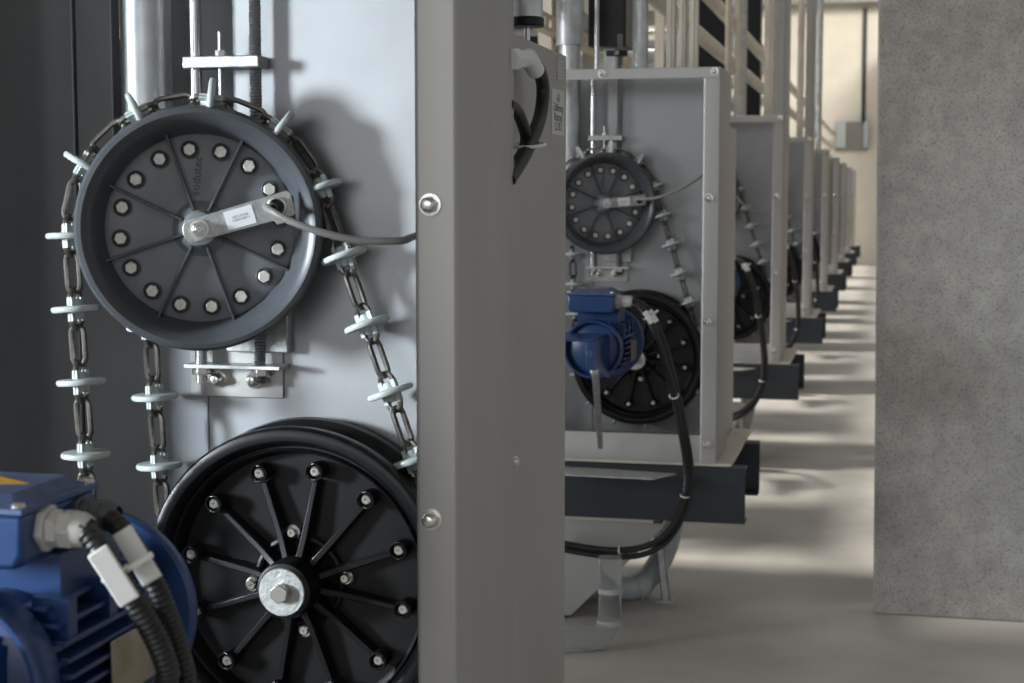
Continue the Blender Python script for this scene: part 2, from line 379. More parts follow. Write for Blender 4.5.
def chain_frames(k):
    cu = up_centre(k); Rc = .132; ct, st = math.cos(TURN), math.sin(TURN)
    def U(a): a = math.radians(a); return cu + V((Rc * math.cos(a) * ct, Rc * math.cos(a) * st, Rc * math.sin(a)))
    pts = [V((-.798, .06, -.645)), V((-.800, .06, -.5)), V((-.806, .062, -.25))] + [U(a) for a in range(182, 18, -4)]
    i0 = len(pts) - 1
    RL = .1605
    def Lw(a): a = math.radians(a); return LC + V((RL * math.cos(a), .038, RL * math.sin(a)))
    pts += [Lw(a) for a in range(19, -181, -5)] + [V((-.779, .155, -.08))]
    s = [0.0]
    for a, b in zip(pts, pts[1:]): s.append(s[-1] + (b - a).length)
    def at_s(x):
        for i in range(len(s) - 1):
            if s[i + 1] >= x: return pts[i].lerp(pts[i + 1], (x - s[i]) / (s[i + 1] - s[i] + 1e-9))
        return pts[-1]
    out = []; ph = s[i0] + .008; n0 = -int(ph // CP) + 1; j = n0
    while ph + j * CP < s[-1] - CP:
        x = ph + j * CP; p = at_s(x); t = (at_s(x + CP * .45) - at_s(x - CP * .45)).normalized()
        ax = V((st, -ct, 0)) if x < s[i0] + .02 else V((0, -1, 0))
        ax = (ax - t * ax.dot(t)).normalized(); rad = ax.cross(t)
        out.append((p, t, ax, rad, j % 2 == 0, 1 if x < s[i0] - .02 else 2 if x < s[i0] + .42 else 0)); j += 1
    return out
LINK = DISC = None
def chain(k, label, detail=True):
    global LINK, DISC
    o = V((-.7, .12, -.4))
    r = thing('disc_chain', label, 'chain', o, k, 'conveyor chains with pale discs')
    fr = chain_frames(k); allm = {}
    if not detail:
        bl, bd = MB(), MB()
    for p, t, ax, rad, isdisc, j_run in fr:
        tw = (.3, .5, 1.3)[j_run] if isdisc else (.2, .5, 1.15)[j_run]
        a2 = ax * math.cos(tw) + rad * math.sin(tw); r2 = a2.cross(t)
        y, z = (a2, -r2) if isdisc else (r2, a2)       # disc links lie edge-on, free links face the aisle
        mt = Matrix((t, y, t.cross(y))).transposed().to_4x4(); mt.translation = p - o
        if detail:
            if LINK is None: LINK = link_bm().build('link', 'chain').data; bpy.data.objects.remove(bpy.data.objects['link'])
            q = bpy.data.objects.new('link', LINK); C.objects.link(q); q.parent = r; q.matrix_local = mt
            if isdisc:
                if DISC is None: DISC = disc_bm().build('disc', 'disc').data; bpy.data.objects.remove(bpy.data.objects['disc'])
                q = bpy.data.objects.new('disc', DISC); C.objects.link(q); q.parent = r; q.matrix_local = mt
        else:
            x = link_bm(); x.bm.transform(mt); me = bpy.data.meshes.new('t'); x.bm.to_mesh(me); bl.bm.from_mesh(me); x.bm.free(); bpy.data.meshes.remove(me)
            if isdisc:
                x = disc_bm(); x.bm.transform(mt); me = bpy.data.meshes.new('t'); x.bm.to_mesh(me); bd.bm.from_mesh(me); x.bm.free(); bpy.data.meshes.remove(me)
    if not detail:
        bl.build('links', 'chain', r); bd.build('discs', 'disc', r)
    return r

# ------------------------------------------------------------------ tensioner behind the upper wheel
def tensioner(k, label):
    dz = 0; o = V((-.685, .182, -.2)); D = .182
    r = thing('chain_tensioner', label, 'tensioner', o, k, 'tensioning frames behind the upper wheels')
    MB().cyl((-.7285, D, -.205), (-.7285, D, .297), .0064).build('guide_rod', 'shiny', r, o)
    x, R, n = -.6600, .0068, 0
    prof = []; z = -.205
    while z < .40: prof += [(R, z), (R * .86, z + .0017)]; z += .0034
    b = MB().lathe([(0, -.205)] + prof + [(0, z)], (x, D, 0), (0, 0, 1), 14); b.build('threaded_rod', 'thread', r, o)
    MB().box(-.738, -.651, D - .014, D + .014, .134, .1465).build('cross_plate', 'cast', r, o, bevel=.0012)
    b = MB(); b.cyl((-.698, D - .004, .05), (-.698, D - .004, .172), .0028); b.build('stud', 'thread', r, o)
    b = MB(); b.hexa((-.698, D - .004, .1465), (-.698, D - .004, .153), .0058); b.build('nut', 'zinc', r, o)
    MB().box(-.743, -.632, D - .014, D + .016, -.189, -.1848).build('lower_plate', 'galv', r, o, bevel=.0006)
    MB().box(-.700, -.628, D + .002, D + .017, -.172, -.10).build('bearing_block', 'cast', r, o, bevel=.002)
    MB().box(-.748, -.639, .196, .1995, -.223, -.15).build('base_plate', 'steel', r, o, bevel=.0006)
    for xx in (-.714, -.672): bolt_part(r, o, (xx, .196, -.203), s=1.05)
    for xx in (-.7285, -.6600):
        b = MB(); b.hexa((xx, D, -.197), (xx, D, -.189), .010); b.build('nut', 'zinc', r, o, bevel=.0006)
    if k > 0:
        b = MB(); b.lathe([(.0068, -.007), (.018, -.007), (.020, -.005), (.020, .005), (.018, .007), (.0068, .007)], (x, D, .352), (0, 0, 1), 10); b.box(x - .034, x - .012, D - .008, D + .008, .345, .359)
        b.build('hand_wheel', 'black', r, o, smooth=20)
    return r
def feed_pipe(k, label):
    o = V((-.79, .19, -.05))
    r = thing('feed_pipe', label, 'pipe', o, k, 'upright galvanised feed pipes')
    b = MB(); b.cyl((-.79, .19, -.06), (-.79, .19, .45), .0275, seg=32); b.build('pipe', 'galv', r, o)
    b = MB().lathe([(.0275, .374), (.0345, .374), (.0355, .378), (.0355, 1.9), (.0, 1.9)], (-.79, .19, 0), (0, 0, 1), 32); b.build('sleeve', 'galv', r, o)
    return r

# ------------------------------------------------------------------ motor, ahead of the lower wheel
MA = V((-.603, -.29, -.329))
def motor(k, label):
    r = thing('electric_motor', label, 'motor', MA, k, 'blue electric motors')
    X, Yv, Z = 1, 1, 1
    MB().lathe([(0, .012), (.02, .010), (.072, .010), (.077, .006), (.0795, .0), (.0795, -.006), (.077, -.009), (.062, -.010), (.058, -.022), (.050, -.03), (0, -.03)], seg=72).build('rear_flange', 'blue', r)
    b = MB().lathe([(0, -.02), (.052, -.02), (.052, -.19), (0, -.19)], seg=48)
    for s in (-1, 1):
        for i in range(9):
            z = -.046 + .0115 * i
            w = math.sqrt(max(0, .068**2 - z * z)); b.box(s * .03, s * w, -.18, -.032, z - .0016, z + .0016)
    for i in range(7):
        x = -.0345 + .0115 * i; w = math.sqrt(.066**2 - x * x); b.box(x - .0016, x + .0016, -.18, -.032, -w, -.03)
    b.build('finned_housing', 'blue', r, smooth=30, bevel=.0005)
    MB().lathe([(.050, -.180), (.060, -.182), (.0625, -.186), (.0625, -.212), (.0615, -.216), (.058, -.216), (.056, -.212), (.054, -.202), (.040, -.207), (.020, -.211), (0, -.212)], seg=64).build('end_shield', 'blue', r)
    # lugs with holes on the terminal side
    b = MB()
    for y in (-.165, -.105, -.05): b.box(.034, .062, y - .006, y + .006, .022, .052); b.cyl((.05, y - .007, .04), (.05, y - .0075, .04), .004)
    b.box(-.045, .045, -.15, -.06, .045, .078); b.build('terminal_neck', 'blue', r, bevel=.002)
    b = MB(); b.prism([(-.052, -.195, .076), (.036, -.195, .076), (.042, -.195, .086), (.042, -.195, .114), (-.058, -.195, .114), (-.058, -.195, .086)], (0, .105, 0)); bx = b.build('terminal_box', 'blue', r, bevel=.004, seg=3)
    b = MB(); b.box(-.060, .044, -.197, -.088, .114, .119)
    lo = [(-.052, -.189), (.030, -.189), (.036, -.183), (.036, -.102), (.030, -.096), (-.052, -.096)]; hi = [(-.044, -.181), (.024, -.181), (.028, -.177), (.028, -.108), (.024, -.104), (-.044, -.104)]
    b.poly([V((x, y, .119)) for x, y in lo] + [V((x, y, .126)) for x, y in hi], [(0, 1, 7, 6), (1, 2, 8, 7), (2, 3, 9, 8), (3, 4, 10, 9), (4, 5, 11, 10), (5, 0, 6, 11), (6, 7, 8, 9, 10, 11)])
    lid = b.build('box_lid', 'bluedust', r, bevel=.001)
    for x in (-.054, .038):
        for y in (-.191, -.094): MB().lathe([(.005, .0), (.005, .0015), (.0035, .003), (0, .0035)], (x, y, .119), (0, 0, 1), 16).build('lid_screw', 'zinc', lid)
    b = MB(); b.prism([(-.040, -.165, .1262), (.020, -.145, .1262), (-.036, -.112, .1262)], (0, 0, .0003)); wl = b.build('warning_label', 'yellow', lid, smooth=0)
    b = MB(); b.prism([(-.030, -.154, .1266), (-.004, -.144, .1266), (-.028, -.128, .1266)], (0, 0, .0002)); b.build('warning_mark', 'brass', wl, smooth=0)
    MB().box(.0688, .07, -.125, -.045, -.034, .010).build('name_plate', 'brass', r, bevel=.0004)
    # cable glands on the aisle side of the terminal box
    for y, m, s in ((-.165, 'lgrey', 1.0), (-.118, 'rim', .9)):
        p = V((.042, y, .100)); b = MB()
        b.hexa(p, p + V((.006 * s, 0, 0)), .0165 * s, .2); b.hexa(p + V((.006 * s, 0, 0)), p + V((.014 * s, 0, 0)), .0135 * s, .5)
        b.hexa(p + V((.014 * s, 0, 0)), p + V((.024 * s, 0, 0)), .0138 * s, 0)
        b.lathe([(.0125 * s, .024 * s), (.0122 * s, .030 * s), (.0095 * s, .035 * s), (.008 * s, .0355 * s)], p, (1, 0, 0), 20)
        b.build('cable_gland', m, r, smooth=30, bevel=.0008)
    # mounting bracket: a flat foot and an upright lug, then the arm down to the rail
    b = MB(); b.prism([(-.064, -.345, .028), (.022, -.345, .028), (.032, -.205, .028), (-.072, -.205, .028)], (0, 0, .006)); b.build('mounting_foot', 'blue', r, bevel=.0012)
    b = MB(); b.prism([(.010, -.345, .028), (.026, -.345, .028), (.026, -.345, -.020), (.030, -.345, -.030), (.014, -.345, -.030), (.010, -.345, -.018)], (0, .006, 0))
    b.prism([(.020, -.343, .028), (.020, -.343, -.028), (.030, -.205, -.060), (.030, -.205, .028)], (.006, 0, 0)); lug = b.build('lug', 'blue', r, bevel=.0012)
    MB().lathe([(.0062, 0), (.0062, -.001), (.004, -.001), (.003, .0)], (.018, -.345, .004), (0, 1, 0), 18).build('slot_ring', 'bluedust', lug)
    a0, a1 = V((.022, -.30, -.036)), V((-.052, .19, -.262))
    arm = MB(); d = (a1 - a0); sx = V((.007, 0, 0))
    arm.prism([a0 - sx + V((0, 0, .012)), a0 + sx + V((0, 0, .012)), a1 + sx * .8 + V((0, 0, 0)), a1 - sx * .8], V((0, -.006, -.016)))
    ao = arm.build('torque_arm', 'galv', r, bevel=.001)
    bolt_part(ao, V((0, 0, 0)), a0 + V((0, -.010, 0)), s=1.1); bolt_part(ao, V((0, 0, 0)), a1 + V((0, -.008, 0)), s=.9)
    return r

# ------------------------------------------------------------------ cables
def cable_paths(k):
    if k == 1:
        A = [u1(74, 529, -.458), u1(86, 532, -.458), u1(100, 549, -.458), u1(116, 575, -.455), u1(135, 603, -.45), u1(154, 635, -.44), u1(168, 670, -.43), u1(178, 715, -.41)]
        B = [u1(96, 515, -.41), u1(106, 516, -.41), u1(122, 530, -.42), u1(142, 560, -.425), u1(160, 595, -.42), u1(174, 632, -.41), u1(186, 675, -.40), u1(194, 715, -.38)]
    else:
        A = [u2(632, 305, -.455), u2(639, 307, -.45), u2(647, 317, -.445), u2(655, 333, -.43), u2(663, 356, -.40), u2(672, 387, -.35)]
        B = [u2(630, 301, -.41), u2(638, 302, -.405), u2(649, 311, -.40), u2(659, 330, -.39), u2(668, 356, -.37), u2(676, 388, -.33)]
    return (A + [u2(680.5, 428, -.26), u2(686, 462, -.16), u2(686, 488, -.12), u2(679, 514, -.11), u2(664, 536, -.10), u2(640, 548, -.08), u2(605, 550, -.05), u2(560, 543, -.02)],
            B + [u2(685, 430, -.24), u2(690.5, 464, -.15), u2(690, 492, -.11), u2(683, 516, -.10), u2(667, 541, -.09), u2(641, 555, -.07), u2(605, 556, -.04), u2(560, 549, -.01)])
def power_cable(k, label, pts, r0, tie=True, tagoff=0, twin=None):
    o = pts[0].copy(); r = thing('power_cable', label, 'cable', o, k, 'black corrugated motor cables')
    path = resample(smoothpath(pts, 10), .0022)
    MB().tube(path, r0, 10, corr=.07).build('conduit', 'cable', r, o)
    i = int(.046 / .0022 + tagoff); p, t = path[i], (path[i + 8] - path[i - 8]).normalized()
    a, bb, _ = basis(t, V((1, 0, 0))); side = V((.15, -.8, .3)).normalized(); side = (side - t * side.dot(t)).normalized(); up = t.cross(side)
    mt = Matrix((t, up, side)).transposed().to_4x4(); mt.translation = p + side * (r0 * .9)
    g = 1.0 if k == 1 else .72
    w = MB().box(-.021 * g, .021 * g, -.0075 * g, .0075 * g, 0, .0045, mt).build('marker_tag', 'white', r, o, bevel=.001)
    if tie:
        b = MB(); b.tube([p + (side * math.cos(q) + up * math.sin(q)) * (r0 * 1.12) for q in [2 * PI * j / 20 for j in range(20)]], .0014, 6, closed=True)
        b.box(-.004, .02, -.002, .002, 0, .004, Matrix.Translation(p - up * r0) @ Matrix((-up, side, t)).transposed().to_4x4())
        b.build('cable_tie', 'white', r, o)
        for f in (.26, .60, .84):
            i = int(len(path) * f); p, t = path[i], (path[i + 6] - path[i - 6]).normalized(); a, bb, _ = basis(t)
            q = (twin - p) if False else V((0, 0, 0))
            MB().tube([p + q + (a * math.cos(u) + bb * math.sin(u)) * (r0 * 1.25) for u in [2 * PI * j / 20 for j in range(20)]], .0018, 6, closed=True).build('cable_tie', 'white', r, o)
    return r

# ------------------------------------------------------------------ base beams
def beam(k, d0, label, x0=-2.4, opening=1, x1=-.318, z0=-.795, z1=-.659):
    o = V((x0, d0, z0)); t, w = .006, .055
    b = MB(); fy = d0 if opening > 0 else d0 + w
    b.prism([(x0, d0, z0), (x0, d0, z1), (x0, d0 + w, z1), (x0, d0 + w, z1 - t), (x0, d0 + t, z1 - t), (x0, d0 + t, z0 + t), (x0, d0 + w, z0 + t), (x0, d0 + w, z0)] if opening > 0 else
            [(x0, d0 + w, z0), (x0, d0 + w, z1), (x0, d0, z1), (x0, d0, z1 - t), (x0, d0 + w - t, z1 - t), (x0, d0 + w - t, z0 + t), (x0, d0, z0 + t), (x0, d0, z0)], (x1 - x0, 0, 0))
    ob = b.build('steel_beam', 'anth', None, o, bevel=.0015); ob.location = o + off(k)
    return tag(ob, label, 'beam', 'dark base beams under the cabinets')

# ================================================================== build the row
for k in range(1, 10):
    n = ORD[k]
    if k == 1: cab = cabinet(1, 'open-fronted steel drive cabinet, the first and largest along the aisle')
    else:
        c = copy_tree(cab, None, V((0, PITCH * (k - 1), 0))); c['label'] = f'open-fronted steel drive cabinet, {n} from the camera along the aisle'
    if k > 1: beam(k, -.005, f'dark grey channel beam under the front edge of the {n} cabinet')
    if k > 1: beam(k, .40, f'dark grey channel beam set further back under the {n} cabinet', opening=-1, z0=-.80)

upper_wheel(1, 'grey bolted chain wheel at the top of the first cabinet')
w2 = upper_wheel(2, 'grey bolted chain wheel at the top of the second cabinet')
sensor_bracket(1, 'metal sensor arm with white label across the wheel in the first cabinet', 16)
s2 = sensor_bracket(2, 'metal sensor arm with white label across the wheel in the second cabinet', 5)
l1 = lower_wheel(1, 'large black spoked wheel low in the first cabinet')
t1 = tensioner(1, 'rods and cross plates holding the upper wheel of the first cabinet')
f1 = feed_pipe(1, 'galvanised upright pipe behind the upper wheel of the first cabinet')
m1 = motor(1, 'blue electric motor in front of the first cabinet, cropped by the corner')
pa, pb_ = cable_paths(1)
power_cable(1, 'front black corrugated cable with white tag from the motor of the first cabinet', pa, .0082, True)
power_cable(1, 'rear black corrugated cable with white tag from the motor of the first cabinet', pb_, .0074, False, 4)
pa, pb_ = cable_paths(2)
c1 = power_cable(2, 'front black corrugated cable looping down from the motor of the second cabinet', pa, .0080, True)
d1 = power_cable(2, 'rear black corrugated cable looping down from the motor of the second cabinet', pb_, .0072, False, 8)
chain(1, 'dark link chain with pale discs over the wheels of the first cabinet')
ch2 = chain(2, 'dark link chain with pale discs over the wheels of the second cabinet')
for k in range(2, 6):
    n = ORD[k]; sh = V((0, PITCH * (k - 1), 0)); sh2 = V((0, PITCH * (k - 2), 0))
    if k > 2:
        copy_tree(w2, None, sh2)['label'] = f'grey bolted chain wheel at the top of the {n} cabinet'
        copy_tree(s2, None, sh2)['label'] = f'metal sensor arm with white label across the wheel in the {n} cabinet'
        if k == 3: copy_tree(ch2, None, sh2)['label'] = f'dark link chain with pale discs over the wheels of the {n} cabinet'
        elif k == 4: ch4 = chain(4, f'dark link chain with pale discs over the wheels of the {n} cabinet', False)
        else: copy_tree(ch4, None, V((0, PITCH, 0)))['label'] = f'dark link chain with pale discs over the wheels of the {n} cabinet'
    copy_tree(l1, None, sh)['label'] = f'large black spoked wheel low in the {n} cabinet'
    copy_tree(t1, None, sh)['label'] = f'rods and cross plates holding the upper wheel of the {n} cabinet'
    copy_tree(f1, None, sh)['label'] = f'galvanised upright pipe behind the upper wheel of the {n} cabinet'
    copy_tree(m1, None, sh)['label'] = f'blue electric motor in front of the {n} cabinet'
    if k > 2: copy_tree(c1, None, sh2)['label'] = f'front black corrugated cable looping down from the motor of the {n} cabinet'
    if k > 2: copy_tree(d1, None, sh2)['label'] = f'rear black corrugated cable looping down from the motor of the {n} cabinet'

# sensor cables, each bent its own way
def grey_cable(k, pts, label):
    o = pts[0].copy(); ob = MB().tube(smoothpath(pts, 10), .0038, 10).build('sensor_cable', 'greycable', None, o); ob.location = o + off(k)
    tag(ob, label, 'cable', 'grey sensor cables')
grey_cable(1, [u1(266, 207, .075), u1(271, 211, .055), u1(290, 221, .05), u1(320, 232, .05), u1(355, 240, .055), u1(390, 241, .06), u1(405, 240, .07), u1(420, 235, .09), V((-.393, .11, -.030))], 'thick grey cable from the sensor arm to the post of the first cabinet')
grey_cable(2, [u2(637, 199, .09), u2(645, 199, .075), u2(660, 197, .07), u2(680, 189, .075), u2(697, 179, .085), u2(708, 170, .1), V((-.393, .12, .066))], 'thin grey cable rising from the sensor arm to the post of the second cabinet')
def u3(px, py, d):
    p = at(px, py, Y0 + 2 * PITCH + d); return V((p.x, d, p.z - EYE))
grey_cable(3, [u3(722, 196, .09), u3(735, 196, .08), u3(743, 204, .08), u3(752, 210, .08), u3(763, 212, .09), u3(774, 208, .1), V((-.393, .12, -.055))], 'thin grey cable sagging from the sensor arm to the post of the third cabinet')

# ------------------------------------------------------------------ housing on the aisle side of the first two cabinets
def onX(px, py, X):
    r = V((px - 512, 341.5 - py, -F_PX)); w = V((r.dot(cx_), r.dot(cy_), r.dot(cz_))); w *= X / w.x
    return w + V((0, 0, 0))                      # height over the eye
XH = -.4055
def housing(k, label):
    o = V((XH, .42, ZB)); r = thing('side_housing', label, 'housing', o, k, 'steel side housings behind the corner posts')
    MB().box(-1.06, XH, .266, .605, ZB + .002, .177).build('casing', 'steel', r, o, bevel=.0015)
    p = onX(513.5, 457, XH); bolt_part(r, o, (XH, .276, p.z), (1, 0, 0), 1.0)
    if k == 1:
        a, bq = onX(551.5, 88, XH), onX(563.5, 140, XH)
        d0, d1 = a.y - Y0, bq.y - Y0
        z1, z0 = onX(551.5, 88, XH).z, onX(551.5, 134, XH).z
        l = MB().box(XH, XH + .0008, d0, d1, z0, z1).build('label_plate', 'paper2', r, o, smooth=0)
        rot = Matrix.Rotation(PI / 2, 4, 'Z') @ FRONT
        for i, tx in enumerate(('167', 'Zuführung', 'Rittergut', '5.2.30.2')):
            text('label_text', tx, .0145, l, Matrix.Translation(V((XH + .0008, (d0 + d1) / 2, z1 - (z1 - z0) * (.19 + .21 * i))) - o) @ rot, 'ink', .0002)
        z3, z2 = onX(556, 56, XH).z, onX(556, 80, XH).z; y2, y3 = onX(556.5, 70, XH).y - Y0, onX(563.5, 70, XH).y - Y0
        l = MB().box(XH, XH + .0008, y2, y3, z2, min(z3, .172)).build('data_plate', 'steel', r, o, smooth=0); b = MB()
        for i in range(6): b.box(XH + .0008, XH + .001, y2 + .004, y3 - .004, z2 + .003 + i * (min(z3, .172) - z2 - .004) / 6, z2 + .0045 + i * (min(z3, .172) - z2 - .004) / 6)
        b.build('printed_lines', 'paper2', l, o, smooth=0)
    return r
housing(1, 'plain steel side housing with grey text label behind the first corner post')
h2 = housing(2, 'plain steel side housing behind the second corner post')
for k in range(3, 6): copy_tree(h2, None, V((0, PITCH * (k - 2), 0)))['label'] = f'plain steel side housing behind the {ORD[k]} corner post'
def hx(px, py, X): p = onX(px, py, X); return V((p.x, p.y - Y0, p.z))
g0 = hx(513, 60, XH + .018)
o = g0.copy(); r = thing('hose_loop', 'black cable with light elbow gland looping out behind the first corner post', 'cable', o, 1)
pth = [hx(532, 62, XH + .02), hx(539, 70, XH + .022), hx(543, 88, XH + .022), hx(541, 112, XH + .022), hx(535, 132, XH + .022), hx(527, 150, XH + .020), hx(518, 166, XH + .016), hx(509, 180, XH + .012)]
MB().tube(smoothpath(pth, 8), .0078, 12).build('cable_run', 'cable', r, o)
pth = [hx(508, 104, XH + .012), hx(516, 110, XH + .014), hx(522, 122, XH + .016), hx(526, 138, XH + .016), hx(523, 152, XH + .016), hx(515, 164, XH + .012), hx(507, 170, XH + .01)]
MB().tube(smoothpath(pth, 8), .0066, 12).build('cable_run', 'cable', r, o)
b = MB(); e0, e1, e2, e3 = hx(509, 59, XH + .014), hx(521, 59, XH + .016), hx(528, 58, XH + .018), hx(536, 71, XH + .021)
b.hexa(e0, e0.lerp(e1, .45), .0125); b.hexa(e0.lerp(e1, .5), e1, .0105); b.cyl(e1, e2, .0095); b.cyl(e2 + V((0, -.004, .002)), e3, .010); b.build('elbow_gland', 'white', r, o, smooth=30, bevel=.0008)
tp = hx(528, 145, XH + .018)
MB().tube([tp + V((.019 * math.cos(q), .004 * math.sin(q) + .02 * math.cos(q) * 0, .0)) + V((0, .017 * math.sin(q), .003 * math.sin(q))) for q in [2 * PI * j / 18 for j in range(18)]], .002, 6, closed=True).build('cable_tie', 'white', r, o)

# ------------------------------------------------------------------ under the second cabinet
o = V((-.62, .1, -1.07))
for k in range(2, 5):
    n = ORD[k]
    P_ = [u2(500, 512, .06), u2(664, 524, .06), u2(659, 532, .06), u2(570, 630, .06), u2(500, 634, .06)]
    P_[0].z = P_[1].z
    for q in P_: q.z = max(q.z, -EYE + .004)
    hop = thing('chute', f'folded steel chute with sloping lower edge under the {n} cabinet', 'chute', P_[1], k, 'steel chutes under the cabinets')
    MB().prism(P_, (0, .003, 0)).build('side_sheet', 'steel', hop, P_[1], smooth=0)
    q = [P_[2], P_[3], P_[4]]
    b = MB()
    for a, c in zip(q, q[1:]): b.prism([a, c, c + V((.001, 0, .003)), a + V((.001, 0, .003))], (0, .26, 0))
    b.build('sloping_bottom', 'panel', hop, P_[1], smooth=0)
    # bent strip ahead of the beam
    S_ = [u2(556, 459, -.02), u2(560, 459.5, -.02)]
    z = -.652
    pl = MB(); A0, A1, A2, A3 = u2(548, 456, .0), u2(676, 477.5, -.05), u2(653, 481.5, -.13), u2(548, 470, -.12)
    for q in (A0, A1, A2, A3): q.z = -.672
    pl.prism([A0, A1, A2, A3], (0, 0, .003)); ob = pl.build('steel_strip', 'galv', None, A1, smooth=0); ob.location = A1 + off(k)
    tag(ob, f'flat galvanised strip with a pointed end ahead of the beam under the {n} cabinet', 'strip', 'pointed strips ahead of the beams')
    # leg
    f0, t0 = u2(666, 601, .28), u2(657, 520, .28); f0.z = -EYE
    lg = thing('support_leg', f'slim folded steel leg standing on the floor under the {n} cabinet', 'leg stand', f0, k, 'slim steel legs')
    w = .011
    b = MB()
    for s0, s1, y0, y1 in ((-w, w, 0, .003), (w - .003, w, 0, .02), (-w, -w + .003, 0, .02)):
        b.poly([V((f0.x + s0, f0.y + y0, f0.z)), V((f0.x + s1, f0.y + y0, f0.z)), V((f0.x + s1, f0.y + y1, f0.z)), V((f0.x + s0, f0.y + y1, f0.z)),
                V((t0.x + s0, t0.y + y0, t0.z)), V((t0.x + s1, t0.y + y0, t0.z)), V((t0.x + s1, t0.y + y1, t0.z)), V((t0.x + s0, t0.y + y1, t0.z))],
               [(3, 2, 1, 0), (4, 5, 6, 7), (0, 1, 5, 4), (1, 2, 6, 5), (2, 3, 7, 6), (3, 0, 4, 7)])
    b.build('upright', 'galv', lg, f0, bevel=.0005)
    MB().box(f0.x - .024, f0.x + .02, f0.y - .012, f0.y + .03, -EYE, -EYE + .004).build('foot_plate', 'galv', lg, f0)
    # elbow drain pipe
    pts = [u2(673, 508, .36), u2(669, 538, .36), u2(657, 566, .34), u2(639, 586, .30), u2(620, 598, .26), u2(598, 603, .24)]
    pts[-1].z = pts[-2].z = max(pts[-2].z, -EYE + .034)
    dr = thing('drain_pipe', f'grey curved drain pipe behind the steel leg under the {n} cabinet', 'pipe', pts[-1], k, 'curved grey drain pipes')
    MB().tube(smoothpath(pts, 8), .031, 24).build('pipe_bend', 'pvc', dr, pts[-1])
    e = pts[3]; tdir = (pts[4] - pts[2]).normalized()
    MB().cyl(e - tdir * .018, e + tdir * .018, .0355, seg=28).build('pipe_collar', 'pvc', dr, pts[-1], bevel=.002)
    # milky tube
    pts = [u2(610, 556, -.16), u2(610, 590, -.17), u2(609, 622, -.18), u2(602, 645, -.2), u2(582, 657, -.22), u2(556, 662, -.25)]
    lo = -EYE + .029
    for q in pts: q.z = max(q.z, lo)
    mk = thing('suction_tube', f'milky translucent tube bending to the floor under the {n} cabinet', 'tube', pts[-1], k, 'translucent tubes on the floor')
    MB().tube(smoothpath(pts, 8), .027, 24).build('tube_bend', 'clear', mk, pts[-1])
    for i in (1, 2):
        MB().cyl(pts[i] - V((0, 0, .006)), pts[i] + V((0, 0, .006)), .029, seg=28).build('tube_clamp', 'pvc', mk, pts[-1])

# ------------------------------------------------------------------ steelwork above the cabinets
def upright(k, x, d, w, h, z0, z1, label, m='galvwarm', sleeve=None, round_=False, name='upright_post', cat='post', grp='galvanised posts above the cabinets'):
    o = V((x, d, z0)); r = thing(name, label, cat, o, k, grp)
    if round_: MB().cyl((x, d, z0), (x, d, z1), w / 2, seg=20).build('tube', m, r, o)
    else:
        t = .003
        b = MB(); b.sheet([(x - w / 2, d + h), (x - w / 2, d), (x + w / 2, d), (x + w / 2, d + h)], z0, z1, t); b.box(x - w * .12, x + w * .12, d - .006, d, z0, z1)
        b.build('profile', m, r, o, bevel=.001)
    if sleeve: MB().lathe([(w / 2, 0), (w / 2 + .005, 0), (w / 2 + .005, sleeve), (w / 2, sleeve)], o, (0, 0, 1), 24).build('sleeve', 'galv' if m == 'galv' else 'white', r, o)
    return r
ZH = .177
for k in range(2, 6):
    n = ORD[k]
    if k == 2:
        upright(k, -.628, .31, .041, .02, ZH, 1.9, 'short bright tube standing on the second cabinet beside the threaded rod', 'galv', None, True, 'upright_tube', 'tube', 'upright tubes on the cabinets')
        upright(k, -.742, .31, .012, .02, ZH, 1.9, 'thin bright tube beside the sleeved pipe of the second cabinet', 'galv', None, True, 'upright_tube', 'tube', 'upright tubes on the cabinets')
        upright(k, -.552, .32, .022, .03, ZH, 2.2, 'narrow galvanised channel post on the second cabinet, first of its three')
        upright(k, -.522, .32, .018, .03, ZH, 2.2, 'narrow galvanised channel post on the second cabinet, middle one of three')
        upright(k, -.493, .32, .022, .03, ZH, 2.2, 'narrow galvanised channel post on the second cabinet, closest to its corner post')
    elif k < 5:
        upright(k, -.635, .31, .024, .02, ZH, 2.2, f'cream upright tube with pale sleeve on the {n} cabinet, outer of two', 'galvwarm', .25, True, 'upright_tube', 'tube', 'upright tubes on the cabinets')
        upright(k, -.596, .32, .024, .02, ZH, 2.2, f'cream upright tube with pale sleeve on the {n} cabinet, inner of two', 'galvwarm', .22, True, 'upright_tube', 'tube', 'upright tubes on the cabinets')
        upright(k, -.472, .30, .036, .03, ZH, 2.3, f'galvanised channel post on the {n} cabinet near its corner post')
    else:
        upright(k, -.47, .31, .04, .03, ZH, 2.3, f'bright upright tube on the {n} cabinet', 'galv', None, True, 'upright_tube', 'tube', 'upright tubes on the cabinets')
    if k in (3, 4): upright(k, -.428, .50, .055, .05, ZH, 2.3, f'tall grey channel post on the side housing of the {n} cabinet', 'steel')
def long_pipe(x, z, r, y0, y1, label, m, name='horizontal_pipe'):
    o = V((x, y0, z + EYE)); ob = MB().cyl(o, V((x, y1, z + EYE)), r, seg=20); ob = ob.build(name, m, None, o); ob.location = o; tag(ob, label, 'pipe')
    return ob
long_pipe(-.80, .68, .032, 2.6, 24.6, 'lower cream pipe running along the row behind the posts', 'galvwarm')
long_pipe(-.80, .885, .032, 2.6, 24.6, 'upper cream pipe running along the row behind the posts', 'galvwarm')
